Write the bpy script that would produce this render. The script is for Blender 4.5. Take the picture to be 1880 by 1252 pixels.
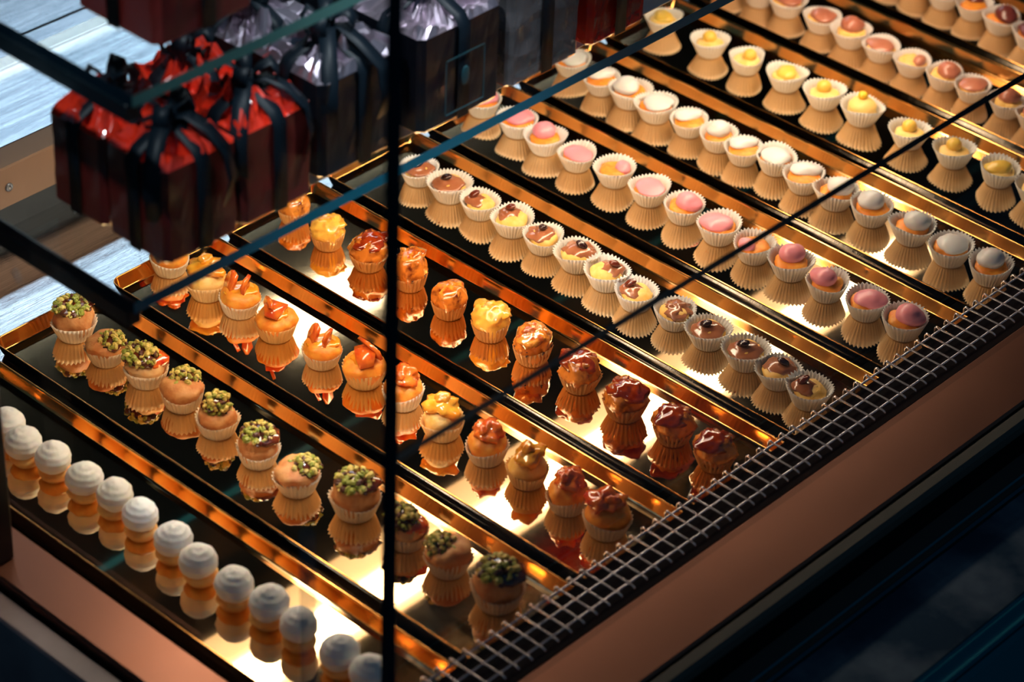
import bpy, math, random
from mathutils import Vector, Matrix, noise
for o in list(bpy.data.objects): bpy.data.objects.remove(o)
SC = bpy.context.scene
COL = SC.collection
R = math.radians
# ------------------------------------------------------------ camera, world, exposure
# world frame: z = 0 is the mirror floor of the trays; +X runs along the trays towards the customer,
# +Y runs along the counter from tray to tray (metres). The camera hangs over the customer side.
cam = bpy.data.cameras.new('camera')
camo = bpy.data.objects.new('camera', cam); COL.objects.link(camo)
cr = Vector((0.72947723, 0.68317164, 0.03375624)); cu = Vector((-0.41817707, 0.40638001, 0.81239351)); cf = Vector((-0.54128635, 0.60673865, -0.58213168))
camo.matrix_world = Matrix(((cr.x, cu.x, -cf.x, 0), (cr.y, cu.y, -cf.y, 0), (cr.z, cu.z, -cf.z, 1.4), (0, 0, 0, 1)))
cam.sensor_width = 36; cam.lens = 5128.2 / 1880 * 36
cam.dof.use_dof = True; cam.dof.focus_distance = 2.40; cam.dof.aperture_fstop = 5.6
cam.clip_start = 0.05; cam.clip_end = 60
SC.camera = camo
w = bpy.data.worlds.new('world'); SC.world = w; w.use_nodes = True
w.node_tree.nodes['Background'].inputs[0].default_value = (0.06, 0.15, 0.25, 1)
w.node_tree.nodes['Background'].inputs[1].default_value = 0.30
vs = SC.view_settings
vs.view_transform = 'Standard'; vs.look = 'None'; vs.gamma = 1; vs.use_curve_mapping = False; vs.exposure = 0.0
SC.cycles.use_denoising = True
SC.cycles.max_bounces = 10; SC.cycles.glossy_bounces = 6; SC.cycles.transparent_max_bounces = 16
SC.cycles.sample_clamp_indirect = 6
LED_POWER = 27.0          # warm LED strip under the lower glass shelf
LED_COLOR = (1.0, 0.77, 0.53)
TUBE_POWER = 5.5         # cold ceiling tubes over the work side
TUBE_COLOR = (0.80, 0.92, 1.0)

# ------------------------------------------------------------ materials
MATS = {}
def nodes(name):
    m = bpy.data.materials.new(name); m.use_nodes = True
    nt = m.node_tree; b = nt.nodes['Principled BSDF']
    MATS[name] = m
    return m, nt, b
def pm(name, col, rough=.5, metal=0, bump=0, bscale=200, col2=None, cscale=60, stretch=None, sss=0, coat=0, spec=None, detail=3, bdist=.001, sheen=0, trans=0, lo=.35, hi=.65):
    if name in MATS: return MATS[name]
    m, nt, b = nodes(name)
    b.inputs['Base Color'].default_value = (*col, 1)
    b.inputs['Roughness'].default_value = rough
    b.inputs['Metallic'].default_value = metal
    if spec is not None: b.inputs['Specular IOR Level'].default_value = spec
    if coat: b.inputs['Coat Weight'].default_value = coat; b.inputs['Coat Roughness'].default_value = .08
    if sss:
        b.inputs['Subsurface Weight'].default_value = sss; b.inputs['Subsurface Radius'].default_value = (.004, .002, .001)
        b.inputs['Subsurface Scale'].default_value = 1
    if trans: b.inputs['Transmission Weight'].default_value = trans
    tc = None
    if col2 or bump:
        tc = nt.nodes.new('ShaderNodeTexCoord'); src = tc.outputs['Object']
        if stretch:
            mp = nt.nodes.new('ShaderNodeMapping'); mp.inputs['Scale'].default_value = stretch
            nt.links.new(src, mp.inputs[0]); src = mp.outputs[0]
    if col2:
        n = nt.nodes.new('ShaderNodeTexNoise'); n.inputs['Scale'].default_value = cscale; n.inputs['Detail'].default_value = detail
        nt.links.new(src, n.inputs['Vector'])
        cr_ = nt.nodes.new('ShaderNodeValToRGB'); cr_.color_ramp.elements[0].position = lo; cr_.color_ramp.elements[1].position = hi
        cr_.color_ramp.elements[0].color = (*col, 1); cr_.color_ramp.elements[1].color = (*col2, 1)
        nt.links.new(n.outputs['Fac'], cr_.inputs[0]); nt.links.new(cr_.outputs[0], b.inputs['Base Color'])
    if bump:
        n = nt.nodes.new('ShaderNodeTexNoise'); n.inputs['Scale'].default_value = bscale; n.inputs['Detail'].default_value = 4
        nt.links.new(src, n.inputs['Vector'])
        bp = nt.nodes.new('ShaderNodeBump'); bp.inputs['Strength'].default_value = bump; bp.inputs['Distance'].default_value = bdist
        nt.links.new(n.outputs['Fac'], bp.inputs['Height']); nt.links.new(bp.outputs[0], b.inputs['Normal'])
    return m
def paper(name, col, t=.35):
    if name in MATS: return MATS[name]
    m, nt, b = nodes(name)
    out = nt.nodes['Material Output']
    b.inputs['Base Color'].default_value = (*col, 1); b.inputs['Roughness'].default_value = .7
    b.inputs['Specular IOR Level'].default_value = .25
    tr = nt.nodes.new('ShaderNodeBsdfTranslucent'); tr.inputs[0].default_value = (*col, 1)
    mx = nt.nodes.new('ShaderNodeMixShader'); mx.inputs[0].default_value = t
    nt.links.new(b.outputs[0], mx.inputs[1]); nt.links.new(tr.outputs[0], mx.inputs[2]); nt.links.new(mx.outputs[0], out.inputs[0])
    return m
def glass(name, tint, rough=.0, ior=1.45, haze=0, hazecol=(.6, .6, .6)):
    if name in MATS: return MATS[name]
    m, nt, b = nodes(name); nt.nodes.remove(b)
    out = nt.nodes['Material Output']
    t = nt.nodes.new('ShaderNodeBsdfTransparent'); t.inputs[0].default_value = (*tint, 1)
    g = nt.nodes.new('ShaderNodeBsdfGlossy'); g.inputs['Roughness'].default_value = rough; g.inputs[0].default_value = (1, 1, 1, 1)
    f = nt.nodes.new('ShaderNodeFresnel'); f.inputs[0].default_value = ior
    mx = nt.nodes.new('ShaderNodeMixShader')
    ge = nt.nodes.new('ShaderNodeNewGeometry'); m0 = nt.nodes.new('ShaderNodeMath'); m0.operation = 'SUBTRACT'; m0.inputs[0].default_value = 1.0
    m1 = nt.nodes.new('ShaderNodeMath'); m1.operation = 'MULTIPLY'     # reflect on the outer faces only
    nt.links.new(ge.outputs['Backfacing'], m0.inputs[1]); nt.links.new(m0.outputs[0], m1.inputs[0]); nt.links.new(f.outputs[0], m1.inputs[1])
    nt.links.new(m1.outputs[0], mx.inputs[0]); nt.links.new(t.outputs[0], mx.inputs[1]); nt.links.new(g.outputs[0], mx.inputs[2])
    last = mx
    if haze:
        d = nt.nodes.new('ShaderNodeBsdfDiffuse'); d.inputs[0].default_value = (*hazecol, 1)
        m2 = nt.nodes.new('ShaderNodeMixShader'); m2.inputs[0].default_value = haze
        nt.links.new(mx.outputs[0], m2.inputs[1]); nt.links.new(d.outputs[0], m2.inputs[2]); last = m2
    nt.links.new(last.outputs[0], out.inputs[0])
    return m
def emit(name, col, s):
    if name in MATS: return MATS[name]
    m, nt, b = nodes(name)
    b.inputs['Base Color'].default_value = (.8, .8, .8, 1)
    b.inputs['Emission Color'].default_value = (*col, 1); b.inputs['Emission Strength'].default_value = s
    return m
def film(name, col, rough, opac, bump=.6, bscale=90, metal=0):
    """crinkled coloured cellophane: glossy film over a partly see-through tint"""
    if name in MATS: return MATS[name]
    m, nt, b = nodes(name)
    out = nt.nodes['Material Output']
    b.inputs['Base Color'].default_value = (*col, 1); b.inputs['Roughness'].default_value = rough
    b.inputs['Coat Weight'].default_value = 1; b.inputs['Coat Roughness'].default_value = .12; b.inputs['Coat IOR'].default_value = 1.9; b.inputs['Metallic'].default_value = metal
    tc = nt.nodes.new('ShaderNodeTexCoord'); v = nt.nodes.new('ShaderNodeTexVoronoi'); v.inputs['Scale'].default_value = bscale
    nt.links.new(tc.outputs['Object'], v.inputs['Vector'])
    bp = nt.nodes.new('ShaderNodeBump'); bp.inputs['Strength'].default_value = bump; bp.inputs['Distance'].default_value = .002
    nt.links.new(v.outputs['Distance'], bp.inputs['Height']); nt.links.new(bp.outputs[0], b.inputs['Normal']); nt.links.new(bp.outputs[0], b.inputs['Coat Normal'])
    if opac < 1:
        t = nt.nodes.new('ShaderNodeBsdfTransparent'); t.inputs[0].default_value = (min(1, col[0] * 1.6 + .1), min(1, col[1] * 1.6 + .1), min(1, col[2] * 1.6 + .1), 1)
        mx = nt.nodes.new('ShaderNodeMixShader'); mx.inputs[0].default_value = opac
        nt.links.new(t.outputs[0], mx.inputs[1]); nt.links.new(b.outputs[0], mx.inputs[2]); nt.links.new(mx.outputs[0], out.inputs[0])
    return m

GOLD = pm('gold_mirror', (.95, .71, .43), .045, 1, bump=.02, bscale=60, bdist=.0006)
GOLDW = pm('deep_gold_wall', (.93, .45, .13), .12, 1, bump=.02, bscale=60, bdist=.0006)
STEEL = pm('brushed_steel', (.40, .45, .52), .09, 1, bump=.12, bscale=40, stretch=(30, 1, 30), bdist=.0006, col2=(.30, .34, .40), cscale=14)
WIRE = pm('chrome_wire', (.86, .80, .84), .20, .8)
COPPER = pm('copper_panel', (.25, .100, .062), .40, .8, col2=(.215, .086, .054), cscale=5, bump=.04, bscale=300)
BLACK = pm('black_metal', (.006, .007, .009), .35, .0)
TROUGH = pm('black_trough', (.0015, .002, .003), .9, spec=.05)
STONE = pm('dark_stone', (.05, .06, .10), .5, spec=.2, col2=(.42, .31, .33), cscale=15, detail=12, lo=.45, hi=.75, bump=.1, bscale=120)
STONE2 = pm('pinkish_stone', (.20, .15, .16), .5, col2=(.32, .25, .255), cscale=14, detail=8)
TEALEDGE = pm('teal_glass_edge', (.01, .16, .22), .3, spec=.3)
SHELFEDGE = pm('shelf_glass_edge', (.004, .17, .27), .35, spec=.3)
SHELFEDGE2 = pm('pale_shelf_edge', (.10, .26, .24), .35, spec=.3)
DARKEDGE = pm('dark_glass_edge', (.002, .012, .022), .3, spec=.3)
CLEAR = glass('clear_glass', (.96, .98, .98))
FRONTG = glass('front_glass', (.93, .94, .95), haze=.012, hazecol=(.7, .6, .55))
RIBBON = pm('black_ribbon', (.003, .008, .014), .5, bump=.05, bscale=400, spec=.25)

# ------------------------------------------------------------ mesh helpers
class MB:
    def __init__(s): s.v = []; s.f = []; s.m = []; s.s = []
    def ring(s, pts):
        i = len(s.v); s.v += [tuple(p) for p in pts]; return list(range(i, i + len(pts)))
    def face(s, idx, mi=0, sm=True): s.f.append(tuple(idx)); s.m.append(mi); s.s.append(sm)
    def loft(s, rings, mi=0, sm=True, cap0=False, cap1=False, capm=None, capsm=True, closed=True):
        rr = [s.ring(r) for r in rings]
        n = len(rr[0])
        for a, b in zip(rr[:-1], rr[1:]):
            for i in range(n if closed else n - 1):
                j = (i + 1) % n; s.face((a[i], a[j], b[j], b[i]), mi, sm)
        cm = mi if capm is None else capm
        if cap0: s.face(rr[0][::-1], cm, capsm)
        if cap1: s.face(rr[-1], cm, capsm)
        return rr
    def box(s, a, b, mi=0, fm=None):
        x0, y0, z0 = a; x1, y1, z1 = b
        q = s.ring([(x0, y0, z0), (x1, y0, z0), (x1, y1, z0), (x0, y1, z0), (x0, y0, z1), (x1, y0, z1), (x1, y1, z1), (x0, y1, z1)])
        for k, f in zip(('-z', '+z', '-y', '+x', '+y', '-x'), ((3, 2, 1, 0), (4, 5, 6, 7), (0, 1, 5, 4), (1, 2, 6, 5), (2, 3, 7, 6), (3, 0, 4, 7))):
            s.face([q[i] for i in f], (fm or {}).get(k, mi), False)
    def bbox(s, a, b, bev=.002, mi=0):
        """bevelled box (chamfered edges all round)"""
        x0, y0, z0 = a; x1, y1, z1 = b; r = bev
        def lp(o, z): return [(x0 + o + r, y0 + o, z), (x1 - o - r, y0 + o, z), (x1 - o, y0 + o + r, z), (x1 - o, y1 - o - r, z), (x1 - o - r, y1 - o, z), (x0 + o + r, y1 - o, z), (x0 + o, y1 - o - r, z), (x0 + o, y0 + o + r, z)]
        s.loft([lp(r, z0), lp(0, z0 + r), lp(0, z1 - r), lp(r, z1)], mi, False, True, True, capsm=False)
    def ball(s, c, rad, seed=0, amp=0, freq=60, nu=20, nv=12, mi=0, shape=None, zmin=None):
        c = Vector(c); rings = []
        off = Vector((seed * 3.17, seed * 1.73, seed * 2.31))
        for j in range(1, nv):
            ph = math.pi * j / nv; pts = []
            for i in range(nu):
                th = 2 * math.pi * i / nu
                d = Vector((math.sin(ph) * math.cos(th), math.sin(ph) * math.sin(th), -math.cos(ph)))
                k = 1 + (amp * noise.fractal(Vector((d.x * rad[0], d.y * rad[1], d.z * rad[2])) * freq + off, .6, 2.0, 3) if amp else 0)
                if shape: k *= shape(d, th, ph)
                p = c + Vector((d.x * rad[0] * k, d.y * rad[1] * k, d.z * rad[2] * k))
                if zmin is not None: p.z = max(p.z, zmin)
                pts.append(p)
            rings.append(pts)
        s.loft(rings, mi, True, True, True)
    def tube(s, pts, r, n=6, mi=0):
        pts = [Vector(p) for p in pts]; rings = []
        for i, p in enumerate(pts):
            d = (pts[min(i + 1, len(pts) - 1)] - pts[max(i - 1, 0)]).normalized()
            a = d.cross(Vector((0, 0, 1)))
            if a.length < .1: a = d.cross(Vector((0, 1, 0)))
            a.normalize(); b = d.cross(a)
            rings.append([p + a * r * math.cos(2 * math.pi * k / n) + b * r * math.sin(2 * math.pi * k / n) for k in range(n)])
        s.loft(rings, mi, True, True, True)
    def strip(s, pts, wid, th=.0006, mi=0, wd=None):
        """ribbon of width wid along pts, wd = width direction (vector or list)"""
        pts = [Vector(p) for p in pts]; rings = []
        for i, p in enumerate(pts):
            d = (pts[min(i + 1, len(pts) - 1)] - pts[max(i - 1, 0)]).normalized()
            a = Vector(wd[i] if isinstance(wd, list) else wd).normalized(); nn = d.cross(a)
            if nn.length < 1e-6: nn = Vector((0, 0, 1))
            nn.normalize(); ww = wid[i] if isinstance(wid, list) else wid
            rings.append([p + a * ww / 2 + nn * th / 2, p - a * ww / 2 + nn * th / 2, p - a * ww / 2 - nn * th / 2, p + a * ww / 2 - nn * th / 2])
        s.loft(rings, mi, True, True, True)
    def build(s, name, mats, parent=None, loc=None):
        me = bpy.data.meshes.new(name); me.from_pydata(s.v, [], s.f)
        if not isinstance(mats, (list, tuple)): mats = [mats]
        for m in mats: me.materials.append(m)
        me.polygons.foreach_set('material_index', s.m); me.polygons.foreach_set('use_smooth', s.s)
        me.update()
        o = bpy.data.objects.new(name, me); COL.objects.link(o)
        if parent: o.parent = parent
        if loc: o.location = loc
        return o
def tag(o, label=None, cat=None, group=None, kind=None):
    if label: o['label'] = label
    if cat: o['category'] = cat
    if group: o['group'] = group
    if kind: o['kind'] = kind
    return o
def empty(name, loc=(0, 0, 0), rz=0):
    e = bpy.data.objects.new(name, None); COL.objects.link(e); e.location = loc; e.rotation_euler.z = rz; e.empty_display_size = .02
    return e
KIDS = {}
def copy_tree(o, parent=None):
    c = o.copy(); COL.objects.link(c); c.parent = parent
    for ch in KIDS.get(o.name, []): copy_tree(ch, c)
    return c
def lerp(a, b, t): return a + (b - a) * t
def rrect(x0, x1, y0, y1, o, z, r, n=6):
    """rounded rectangle loop grown outward by o"""
    r = max(r + o, .0008); x0 -= o; x1 += o; y0 -= o; y1 += o; pts = []
    for cx, cy, a0 in ((x1 - r, y0 + r, -90), (x1 - r, y1 - r, 0), (x0 + r, y1 - r, 90), (x0 + r, y0 + r, 180)):
        for k in range(n + 1):
            a = R(a0 + 90 * k / n); pts.append((cx + r * math.cos(a), cy + r * math.sin(a), z))
    return pts

# ------------------------------------------------------------ the room (dark, closed)
def struct(name, mb, mat):
    o = mb.build(name, mat); o['kind'] = 'structure'; return o
FZ = -.95
DARKROOM = pm('dark_room', (.008, .015, .024), .8)
FLOORM = pm('dark_floor', (.012, .014, .018), .5, col2=(.02, .022, .027), cscale=3)
mb = MB(); mb.box((-6.5, -3, FZ - .05), (3.5, 7, FZ)); struct('floor', mb, FLOORM)
mb = MB(); mb.box((-6.5, -3, 2.1), (-1.2, 7, 2.15)); struct('ceiling', mb, DARKROOM)
mb = MB(); mb.box((-6.55, -3, FZ), (-6.5, 7, 2.1)); struct('wall_back', mb, DARKROOM)
mb = MB(); mb.box((-6.5, 7, FZ), (3.5, 7.05, 2.1)); struct('wall_right', mb, DARKROOM)

# cold fluorescent tubes on the ceiling above the work side (their streaks show in the steel and on the gift boxes)
def ceiling_tube(x, y0, y1, wd, label, pw=1.0):
    t = empty('ceiling_light', (x, (y0 + y1) / 2, 1.86))
    tag(t, label, 'ceiling light', 'cold ceiling lights over the work side')
    L = (y1 - y0) / 2
    mb = MB(); mb.bbox((-wd / 2 - .02, -L - .02, 0), (wd / 2 + .02, L + .02, .06), .006); mb.build('housing', BLACK, t)
    mb = MB(); mb.box((-wd / 2, -L, -.012), (wd / 2, L, -.001)); mb.build('diffuser', emit('cold_tube_%d' % (x * -100), TUBE_COLOR, TUBE_POWER * pw), t)
    for q in (-.6, .6):
        mb = MB(); mb.tube([(0, L * q, .06), (0, L * q, .24)], .006); mb.build('hanger', BLACK, t)
ceiling_tube(-3.80, 2.3, 4.6, .10, 'narrow cold white ceiling light nearest the display case', 2.0)
ceiling_tube(-4.19, 2.5, 5.0, .09, 'cold white ceiling light, middle of the three behind the case', 3.2)
ceiling_tube(-4.66, 2.5, 5.0, .16, 'broad dim cold ceiling light farthest behind the display case', .8)
t = tag(empty('ceiling_panel', (-3.38, 3.20, 1.86)), 'small square cold ceiling panel light mirrored in the orange peel tray', 'ceiling light')
mb = MB(); mb.bbox((-.09, -.15, 0), (.09, .15, .05), .005); mb.build('housing', BLACK, t)
mb = MB(); mb.box((-.07, -.13, -.012), (.07, .13, -.001)); mb.build('diffuser', emit('panel_light', (1, .93, .82), 6.0), t)
def spotlight(p, aim, en, deg, label):  # lamps added out of view to brighten the gift box tops
    t = tag(empty('added_spotlight', p), label, 'spotlight', 'added cold spotlights out of view')
    mb = MB(); mb.loft([[(r * math.cos(a * .3927), r * math.sin(a * .3927), z) for a in range(16)] for r, z in ((.05, .0), (.06, .0), (.06, .14), (.01, .16), (.01, .2))], 0, True, True, True); mb.build('housing', BLACK, t)
    sl = bpy.data.lights.new('added_spot', 'SPOT'); sl.energy = en; sl.color = (.90, .94, 1); sl.spot_size = R(deg); sl.spot_blend = .6; sl.shadow_soft_size = .045
    so = bpy.data.objects.new('added_spot', sl); COL.objects.link(so); so.parent = t; so.location = (0, 0, -.01)
    so.rotation_euler = (Vector(aim) - Vector(p)).to_track_quat('-Z', 'Y').to_euler()
spotlight((-1.00, .35, 1.90), (-1.36, 1.22, .40), 125, 15, 'added out-of-view spotlight brightening the red gift boxes')
spotlight((-.90, 1.50, 1.90), (-1.37, 1.30, .38), 140, 17, 'added out-of-view spotlight brightening the purple black gift boxes')

# ------------------------------------------------------------ the display case
YL = 1.0      # plane of the left end glass
XF = -.9895     # plane of the low front glass
YE = 2.75     # far (right) end of the case
case = tag(empty('display_case', (-1.3, 1.8, FZ)), 'long pastry display case with copper trim, brushed steel deck and glass panes', 'display case')
def cpart(name, mb, mat, label=None, parent=case):
    for i, v in enumerate(mb.v): mb.v[i] = (v[0] + 1.3, v[1] - 1.8, v[2] - FZ)
    o = mb.build(name, mat, parent)
    if label: o['label'] = label
    return o
mb = MB(); mb.box((-1.78, YL + .001, -.012), (-1.047, YE, -.0022)); cpart('deck', mb, STEEL)
mb = MB(); mb.box((-1.047, YL + .001, -.05), (-1.006, YE, -.045)); mb.box((-1.0475, YL + .001, -.05), (-1.045, YE, -.003)); mb.box((-1.0065, YL + .001, -.05), (-.9946, YE, -.004)); cpart('air_trough', mb, TROUGH)
mb = MB(); mb.box((-1.0362, YL + .003, .0132), (-.9946, YE, .0146)); mb.box((-1.0362, YL + .003, .0128), (-1.0355, YE, .0146)); cpart('black_cover_strip', mb, TROUGH)
mb = MB(); mb.bbox((-.9944, .9402, -.03), (-.929, YE, .016), .002); mb.bbox((-1.78, .9416, -.03), (-.9944, .9872, .016), .002); cpart('copper_trim', mb, COPPER)
mb = MB(); mb.box((-1.78, .9385, -.06), (-.929, .9402, .006)); mb.box((-.914, .949, -.06), (-.906, YE, .002)); mb.box((-1.78, .9874, -.05), (-1.0, .9955, -.004)); cpart('shadow_gap', mb, pm('gap_black', (.008, .007, .006), .9, spec=.05))
mb = MB(); mb.bbox((-.9288, .9402, -.06), (-.914, YE, .0140), .003); cpart('dark_lip', mb, pm('dark_lip', (.075, .07, .06), .7, spec=.2))
mb = MB(); mb.box((-.906, .949, -.06), (-.885, YE, -.010)); cpart('brown_strip', mb, pm('brown_black', (.06, .048, .045), .8, spec=.1))
mb = MB(); mb.box((-.8895, .949, -.02), (-.8878, YE, -.0092)); cpart('teal_line', mb, TEALEDGE)
mb = MB(); mb.box((-1.75, .97, FZ), (-.95, YE, -.06)); cpart('cabinet_body', mb, BLACK)
# rear copper rail with screws, dark slot beneath, steel work ledge behind it
mb = MB(); mb.bbox((-1.765, YL + .005, .024), (-1.735, YE, .066), .0015); rail = cpart('rear_rail', mb, pm('rail_copper', (.42, .23, .13), .5, .3), 'copper coloured rear rail with small round screws')
for yy in (1.262, 1.62, 1.98, 2.34):
    mb = MB(); mb.loft([[(-1.735 + d, yy + r * math.cos(a * math.pi / 8), .045 + r * math.sin(a * math.pi / 8)) for a in range(16)] for d, r in ((-.001, .0042), (.0012, .0042), (.0018, .0034), (.0018, .0018), (.0006, .0012))], 0, True, True, True)
    cpart('screw', mb, pm('screw_steel', (.35, .33, .33), .35, .8), parent=rail)
mb = MB(); mb.box((-1.80, YL, -.05), (-1.742, YE, .024)); cpart('dark_slot', mb, BLACK)
mb = MB()
for (xa, xb) in ((-1.80 - .07, -1.765), (-1.91, -1.874), (-2.30, -1.914)):
    for (ya, yb) in ((.8, 1.3985), (1.4015, 2.1), (2.103, 2.9)): mb.box((xa, ya, .060), (xb, yb, .066))
led = cpart('work_ledge', mb, pm('ledge_steel', (.27, .32, .39), .12, 1, col2=(.17, .21, .27), cscale=9, bump=.12, bscale=40, stretch=(20, 1, 20), bdist=.0006), 'bright brushed steel work ledge with dark grooves')
mb = MB(); mb.box((-2.30, .8, -.1), (-1.77, 2.9, .0595)); cpart('ledge_base', mb, BLACK)
for yy in (1.40, 1.87):
    mb = MB(); mb.ball((-1.893, yy, .068), (.004, .004, .003), nu=10, nv=6); cpart('ledge_screw', mb, BLACK, parent=case)
# glass panes
mb = MB(); mb.box((-1.58, YL - .004, .0002), (XF - .0035, YL + .0, 1.05), 0, {'-x': 1, '+x': 1, '+z': 1}); sp = cpart('side_glass', mb, [CLEAR, DARKEDGE], 'tall left end glass with a dark polished corner edge')
mb = MB(); mb.box((XF - .003, YL - .0065, .0162), (XF + .003, YL + .001, 1.05)); cpart('corner_edge', mb, DARKEDGE, 'dark upright glass corner edge')
mb = MB(); mb.box((XF - .003, YL + .0015, .0162), (XF + .003, YE, .296), 0, {'+z': 1, '+y': 1}); cpart('front_glass', mb, [FRONTG, DARKEDGE], 'low front glass with a thin dark top edge')
mb = MB(); mb.box((-1.0660, YL - .012, -.0), (-1.0570, YL - .005, .20)); cpart('glass_fin', mb, glass('frosted_fin', (.86, .86, .86), haze=.10, hazecol=(.6, .6, .62)), 'faint upright frosted fin on the end glass')
mb = MB(); mb.bbox((-1.395, .9466, .0162), (-1.357, .9643, 1.05), .0015); cpart('side_post', mb, BLACK, 'black square post standing on the left copper trim')

# stone ledges round the case
mb = MB(); mb.bbox((-1.9, .9170, -.12), (-.955, .9382, .008), .002); cpart('stone_ledge', mb, STONE2, 'narrow pinkish grey stone ledge')
mb = MB(); mb.bbox((-.884, .92, -.92), (-.808, 2.8, -.020), .002); cpart('stone_slab', mb, STONE, 'dark mottled stone front shelf')
mb = MB(); mb.box((-.8845, .92, -.0195), (-.8055, 2.8, -.0145), 0, {'+x': 1, '-x': 1}); cpart('glass_cover', mb, [glass('cover_glass', (.75, .86, .9)), TEALEDGE])
mb = MB(); mb.box((-.807, .92, -.36), (-.792, 2.8, -.0200)); cpart('teal_edge', mb, TEALEDGE)
mb = MB(); mb.box((-.790, .92, -.36), (-.784, 2.8, -.026)); cpart('teal_edge', mb, TEALEDGE)

# wire grille over the front air slot: fine welded mesh with the cross wires bent down at the tray side
mb = MB()
g0, g1 = -1.0378, -1.0010; gz = .0185; pitch = .01432
for xx in (g0, g0 + .0155, g0 + .031): mb.tube([(xx, YL + .012, gz), (xx, YE - .02, gz)], .00100, 8)
yy = YL + .0143 * 1.0
while yy < YE - .02:
    mb.tube([(g0 - .0046, yy, gz - .0075), (g0 - .0046, yy, gz + .0002), (g0 - .0040, yy, gz + .0016), (g0 - .0028, yy, gz + .0019), (g0 - .0012, yy, gz + .0013), (g0 + .001, yy, gz + .0012), (g1 - .002, yy, gz + .0012), (g1 + .0005, yy, gz + .0006), (g1 + .0012, yy, gz - .0008)], .00098, 8)
    yy += pitch
gr = mb.build('wire_grille', WIRE); tag(gr, 'long shiny square wire mesh grille along the front of the trays', 'grille')
for yy in (1.06, 1.6, 2.2, 2.7):
    mb = MB(); mb.box((g0 - .004, yy, -.044), (g0 - .002, yy + .008, gz - .002)); mb.box((g0 - .004, yy, -.0445), (-1.009, yy + .008, -.042)); mb.build('foot', BLACK, gr)

# ------------------------------------------------------------ trays
D = .1283921; Y0 = 1.5295136; W = .0961542; H = 1.4
def tray_y(k): return (Y0 + D * (k - 5)) * (1 - .012 / H), Y0 + D * (k - 5) + W
TRAYS = {1: ('of white cream puffs', 'lowest left'), 2: ('of pistachio cakes', ''), 3: ('of orange peel cakes', ''), 4: ('of caramel glazed muffins', ''), 5: ('of coffee bean cups', ''),
         6: ('of pink iced cups', ''), 7: ('of white iced cups', ''), 8: ('of lemon yellow cups', ''), 9: ('of salmon brown cups', ''), 10: ('of dark plum cups in the top right corner', '')}
def make_tray():
    x0, x1 = -1.597, -1.0235
    wd = .0
    mb = MB()
    yn, yf = 0, .1130
    L = lambda o, z: rrect(x0 + 1.3, x1 + 1.3, yn, yf, o, z, .010)
    rings = [L(-.0065, 0), L(-.0046, .0002), L(-.0036, .0012), L(-.0010, .0100), L(-.0002, .0118), L(.0001, .0123), L(.0006, .0125), L(.0011, .0123), L(.0013, .0118), L(.0008, .0100), 
             L(-.0032, .0008), L(-.0046, -.0014), L(-.0060, -.0020)]
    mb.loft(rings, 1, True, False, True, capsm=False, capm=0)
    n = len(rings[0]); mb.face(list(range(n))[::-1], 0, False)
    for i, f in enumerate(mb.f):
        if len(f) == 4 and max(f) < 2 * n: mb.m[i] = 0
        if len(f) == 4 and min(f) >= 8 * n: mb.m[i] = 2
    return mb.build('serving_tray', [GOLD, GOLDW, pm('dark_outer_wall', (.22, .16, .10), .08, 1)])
tray0 = None
for k in range(1, 11):
    yn, yf = tray_y(k)
    if tray0 is None: o = tray0 = make_tray()
    else: o = tray0.copy(); COL.objects.link(o)
    o.location = (-1.3, yf + .0046 - .1130, 0)
    tag(o, 'long gold mirror tray under the row ' + TRAYS[k][0], 'tray', 'gold mirror trays')

# ------------------------------------------------------------ pastries
PAPERW = paper('white_paper', (.86, .84, .80), .30)
PAPERP = paper('pinkish_paper', (.84, .78, .74), .30)  # off-white liners with a faint pinkish tone of their own
PAPERT = paper('buttery_paper', (.88, .70, .48), .35)
PAPERO = paper('golden_paper', (.90, .60, .26), .35)
PAPERB = paper('browned_paper', (.68, .31, .09), .30)
CAKE_TAN = pm('tan_cake', (.47, .145, .030), .6, col2=(.62, .28, .09), cscale=120, bump=.4, bscale=500, sss=.15)
CAKE_YEL = pm('yellow_cake', (.82, .44, .08), .6, col2=(.87, .55, .18), cscale=140, bump=.4, bscale=500, sss=.15)
CAKE_ORG = pm('orange_cake', (.78, .21, .012), .5, col2=(.86, .34, .035), cscale=150, bump=.35, bscale=400, sss=.15)
CHOUX = pm('choux', (.80, .36, .08), .45, col2=(.92, .58, .20), cscale=90, bump=.3, bscale=300, sss=.1)
CREAM = pm('white_cream', (.86, .86, .86), .55, bump=.15, bscale=300, sss=.2)
MUFFIN = pm('glazed_muffin', (.68, .20, .02), .26, col2=(.13, .016, .003), cscale=120, bump=.5, bscale=350, coat=.5, lo=.48, hi=.72)
MUFFIN2 = pm('pale_glazed_muffin', (.86, .42, .05), .28, col2=(.42, .09, .012), cscale=80, bump=.5, bscale=350, coat=.4, lo=.5, hi=.8)
GLAZE = pm('dark_caramel', (.20, .014, .004), .12, col2=(.42, .05, .006), cscale=120, coat=1, sss=.1)
NUTGL = pm('nut_caramel', (.045, .007, .003), .15, col2=(.16, .025, .005), cscale=150, coat=1)
JELLY = pm('red_jelly', (.62, .025, .006), .12, col2=(.90, .22, .02), cscale=110, coat=1, sss=.2)
JELLYO = pm('amber_jelly', (.88, .27, .012), .14, col2=(.93, .42, .04), cscale=110, coat=1, sss=.2)
PEEL = pm('candied_peel', (.70, .055, .010), .2, col2=(.86, .20, .02), cscale=100, coat=.8, sss=.2)
NUTG = pm('pistachio_green', (.28, .28, .03), .5, sss=.1)
NUTY = pm('pistachio_pale', (.62, .45, .10), .5, sss=.1)
NUTB = pm('pistachio_brown', (.10, .025, .01), .4)
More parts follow.
